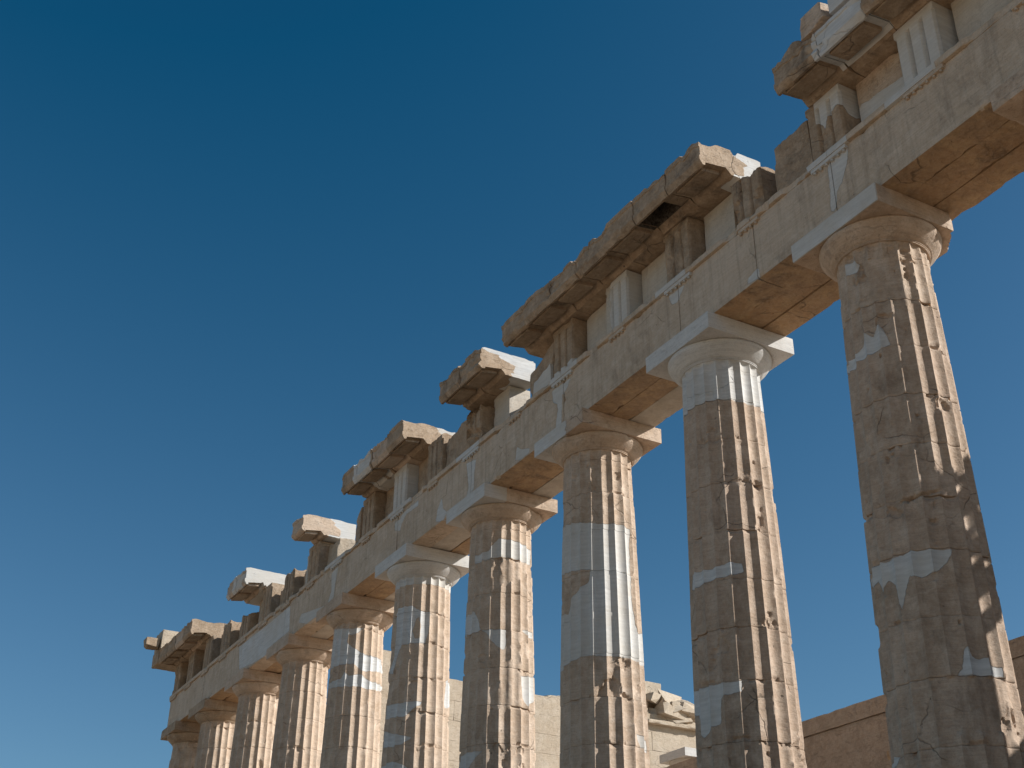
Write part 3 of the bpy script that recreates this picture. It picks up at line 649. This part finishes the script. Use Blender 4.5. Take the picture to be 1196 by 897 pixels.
# ------------------------------------------------------------------ inner walls
def masonry(mb, axis, fixed, thick, a0, a1, z0, topf, seed, ch=.52, bl=1.22, hole=None, st=.2, zlist=None):
    rng = np.random.RandomState(seed); z = z0; c = 0
    while True:
        h = ch * (1 + .0 * c); x = a0 - (c % 2) * bl / 2; done = True
        while x < a1:
            L = bl * (1 + .12 * rng.randn()); x2 = x + L
            lo_, hi_ = max(x, a0), min(x2, a1)
            if hi_ - lo_ > .12:
                tz = topf((lo_ + hi_) / 2)
                if z + h * .5 < tz:
                    done = False
                    if hole is None or not hole((lo_ + hi_) / 2, z + h / 2):
                        p = .006 * rng.randn()
                        if axis == 'x': lo = (lo_ + .0015, fixed + p, z + .001); hi = (hi_ - .0015, fixed + thick, z + h - .001)
                        else: lo = (fixed + p, lo_ + .0015, z + .001); hi = (fixed + thick, hi_ - .0015, z + h - .001)
                        block(mb, lo, hi, st=st, seed=seed + int(rng.randint(1000)), r=.006, chip=.03, rough=.012, thr=.25)
            x = x2
        z += h; c += 1
        if done or z > 20: break
# broken cross wall, sunlit
t = thing('ruined_cross_wall', 'sunlit sandy wall far behind the columns, its broken top seen between the shafts', 'wall', (14, 33, 0))
mb = MB()
def topx(x):
    if x < 6.2: return 12.9
    if x < 17.0: return 12.48
    return 12.4
masonry(mb, 'x', 33.0, 1.6, 4.4, 27, 0.0, lambda x: 9.3, 7, ch=.93, bl=2.4, st=.5)
masonry(mb, 'x', 33.0, 1.6, 4.4, 27, 9.3, topx, 12, ch=.78, bl=2.0, st=.16)
o = mb.build('masonry', 'rubble', t, 30); o.location = (-14, -33, 0)
def wst(mb, mat='rubble'):
    o = mb.build('loose_block', mat, t, 35); o.location = (-14, -33, 0)
for q, (lo, hi) in enumerate((((16.9, 33.05, 12.4), (18.25, 34.2, 13.85)), ((18.2, 33.5, 12.4), (19.3, 34.4, 14.0)), ((15.4, 33.1, 12.5), (16.85, 34.2, 13.3)), ((5.0, 33.1, 12.42), (5.9, 34, 12.95)),
                              ((13.2, 33.02, 12.1), (15.0, 33.9, 12.55)), ((8.6, 33.03, 12.42), (9.3, 33.9, 12.5)))):
    mb = MB(); block(mb, lo, hi, st=.1, seed=950 + q, r=.02, chip=.12, rough=.02, thr=.05); wst(mb)
rng_ = np.random.RandomState(5)
for q in range(26):
    x = 18.2 + 5.0 * rng_.rand(); top = 13.95 - .33 * (x - 18.2) - .3 * rng_.rand(); z = 12.35 + (top - 12.35) * rng_.rand() ** .7
    sz = .5 + .5 * rng_.rand()
    import bmesh
    bm = bmesh.new(); P = rng_.uniform(-1, 1, (9, 3)); P /= np.abs(P).max(1, keepdims=True) ** .8
    for p_ in P * np.array([sz * .75, sz * .6, sz * .42]): bm.verts.new(p_ + np.array([x, 33.1 + .5 * rng_.rand() * 0, z]))
    bmesh.ops.convex_hull(bm, input=bm.verts); bm.verts.index_update()
    used = [v for v in bm.verts if v.link_faces]; ix = {v: i for i, v in enumerate(used)}
    mb = MB(); mb.add([tuple(v.co) for v in used], [[ix[v] for v in f.verts] for f in bm.faces]); bm.free()
    o = mb.build('loose_block', 'rubble', t, 0); o.location = (-14, -33, 0)
for q, (lo, hi) in enumerate((((18.9, 33.0, 12.4), (20.2, 34.2, 12.95)), ((20.3, 32.95, 12.4), (21.6, 34.0, 12.8)), ((19.6, 33.5, 12.95), (20.9, 34.4, 13.45)), ((16.3, 33.15, 13.3), (16.9, 34.2, 13.6)))):
    mb = MB(); block(mb, lo, hi, st=.1, seed=1050 + q, r=.02, chip=.14, rough=.02, thr=.0); wst(mb)
for q, (x0, x1, z0, z1) in enumerate(((18.0, 20.9, 11.95, 12.13), (16.2, 18.0, 10.6, 10.8))):   # broken ledges
    mb = MB(); block(mb, (x0, 32.72, z0), (x1, 33.0, z1), st=.08, seed=970 + q, r=.02, chip=.12, rough=.02, thr=0); wst(mb)

# long inner wall, in shade on this side
t = thing('long_inner_wall', 'brown shaded wall of long blocks running behind the nearest columns at lower right', 'wall', (4.5, 5, 0))
mb = MB()
def topy(y):
    if y < -.9: return 8.75
    if y < 2.6: return 4.75
    if y < 4.85: return 4.62
    return 4.55
def hole(y, z): return (-4.43 < y < -2.33 and 4.9 < z < 6.7) or (9.2 < y < 9.3 and 2.9 < z < 3.7)
for (a0, a1, zt) in ((4.95, 15.5, 4.56), (2.5, 4.94, 4.62), (-.9, 2.49, 4.76)):
    masonry(mb, 'y', 4.0, .9, a0, a1, zt - 5 * .86 - .32, lambda y: zt - .3, 31, ch=.86, bl=3.4, st=.12, hole=hole)
    block(mb, (3.97, a0, zt - .318), (4.9, a1, zt), st=.08, seed=int(a0 * 9) + 50, r=.01, chip=.04, rough=.01)
o = mb.build('masonry', 'wall', t, 30); o.location = (-4.5, -5, 0); mb = MB()
masonry(mb, 'y', 4.0, .9, -11, -4.49, 0.08, lambda y: 8.75 + .25 * math.sin(y * 2.3), 33, ch=.52, bl=1.3, st=.25, hole=hole)  # tall unseen wall sections from here on, added to shadow the nearest column
o = mb.build('masonry', 'wall', t, 30); o.location = (-4.5, -5, 0); mb = MB()
masonry(mb, 'y', 4.0, .9, -2.32, -.92, 0.08, lambda y: 8.6, 35, ch=.52, bl=.8, st=.25, hole=hole)
o = mb.build('masonry', 'wall', t, 30); o.location = (-4.5, -5, 0); mb = MB()
masonry(mb, 'y', 4.0, .9, -4.48, -2.33, 0.08, lambda y: 4.8, 36, ch=.52, bl=.9, st=.25)
o = mb.build('masonry', 'wall', t, 30); o.location = (-4.5, -5, 0)
# unseen panel added to shade and dapple the nearest column through its holes
mb = MB(); rp = np.random.RandomState(3); cy, cz = .09, .10
CHINK = ((-4.24, 8.47, 0.055, 0.12), (-4.1, 8.27, 0.055, 0.12), (-3.98, 8.0, 0.08, 0.06), (-4.09, 8.8, 0.09, 0.06), (-4.08, 7.1, 0.1, 0.1), (-3.6, 7.35, 0.05, 0.2), (-4.12, 7.74, 0.05, 0.06), (-3.83, 7.5, 0.06, 0.06), (-3.73, 8.3, 0.05, 0.05))
for iy in range(24):
    for iz in range(26):
        ya, za = -4.48 + iy * cy, 6.66 + iz * cz
        if any(abs(ya + cy / 2 - c0) < c2 and abs(za + cz / 2 - c1) < c3 for c0, c1, c2, c3 in CHINK): continue
        if iz > 24 + 1.2 * math.sin(iy * .9): continue
        V, F = gridbox([4.40, 4.43], [ya, ya + cy - .001], [za, za + cz - .001]); mb.add(V, F)
o = mb.build('dapple_panel', 'wall', t, 0); o.location = (-4.5, -5, 0)
mb = MB(); block(mb, (4.02, 5.15, 2.6), (4.5, 5.35, 3.62), st=.08, seed=981, chip=.05); o = mb.build('timber_prop', 'patina', t, 30); o.location = (-4.5, -5, 0)

# one column of the inner porch: only its white capital is in view
t = thing('porch_column', 'small white capital of an inner porch column, low against the sandy wall', 'column', (19.0, 31.3, 0))
mb = MB()
th = np.arange(160) / 160 * 2 * np.pi; zs = lin(0, 9.75, .5)
T, Zz = np.meshgrid(th, zs); T = T.ravel(); Zz = Zz.ravel(); R_ = (.82 - .16 * Zz / 9.75); u = np.abs(2 * ((T / (2 * np.pi) * 20 + .5) % 1) - 1)
r = R_ - .05 * (1 - u * u); V = np.stack([r * np.cos(T), r * np.sin(T), Zz], 1)
mb.add(V, [(j * 160 + i, j * 160 + (i + 1) % 160, (j + 1) * 160 + (i + 1) % 160, (j + 1) * 160 + i) for j in range(len(zs) - 1) for i in range(160)])
mb.build('shaft', 'white', t, 30)
mb = MB(); lathe(mb, [(.66, 9.75), (.68, 9.76), (.675, 9.77), (.71, 9.80), (.80, 9.92), (.86, 10.03), (.87, 10.08), (.85, 10.12)], 0, 72, 3, 0); mb.build('echinus', 'cream', t, 30)
mb = MB(); block(mb, (-.9, -.9, 10.12), (.9, .9, 10.46), st=.1, seed=990, r=.006, chip=0, rough=.001); mb.build('abacus', 'white', t, 30)
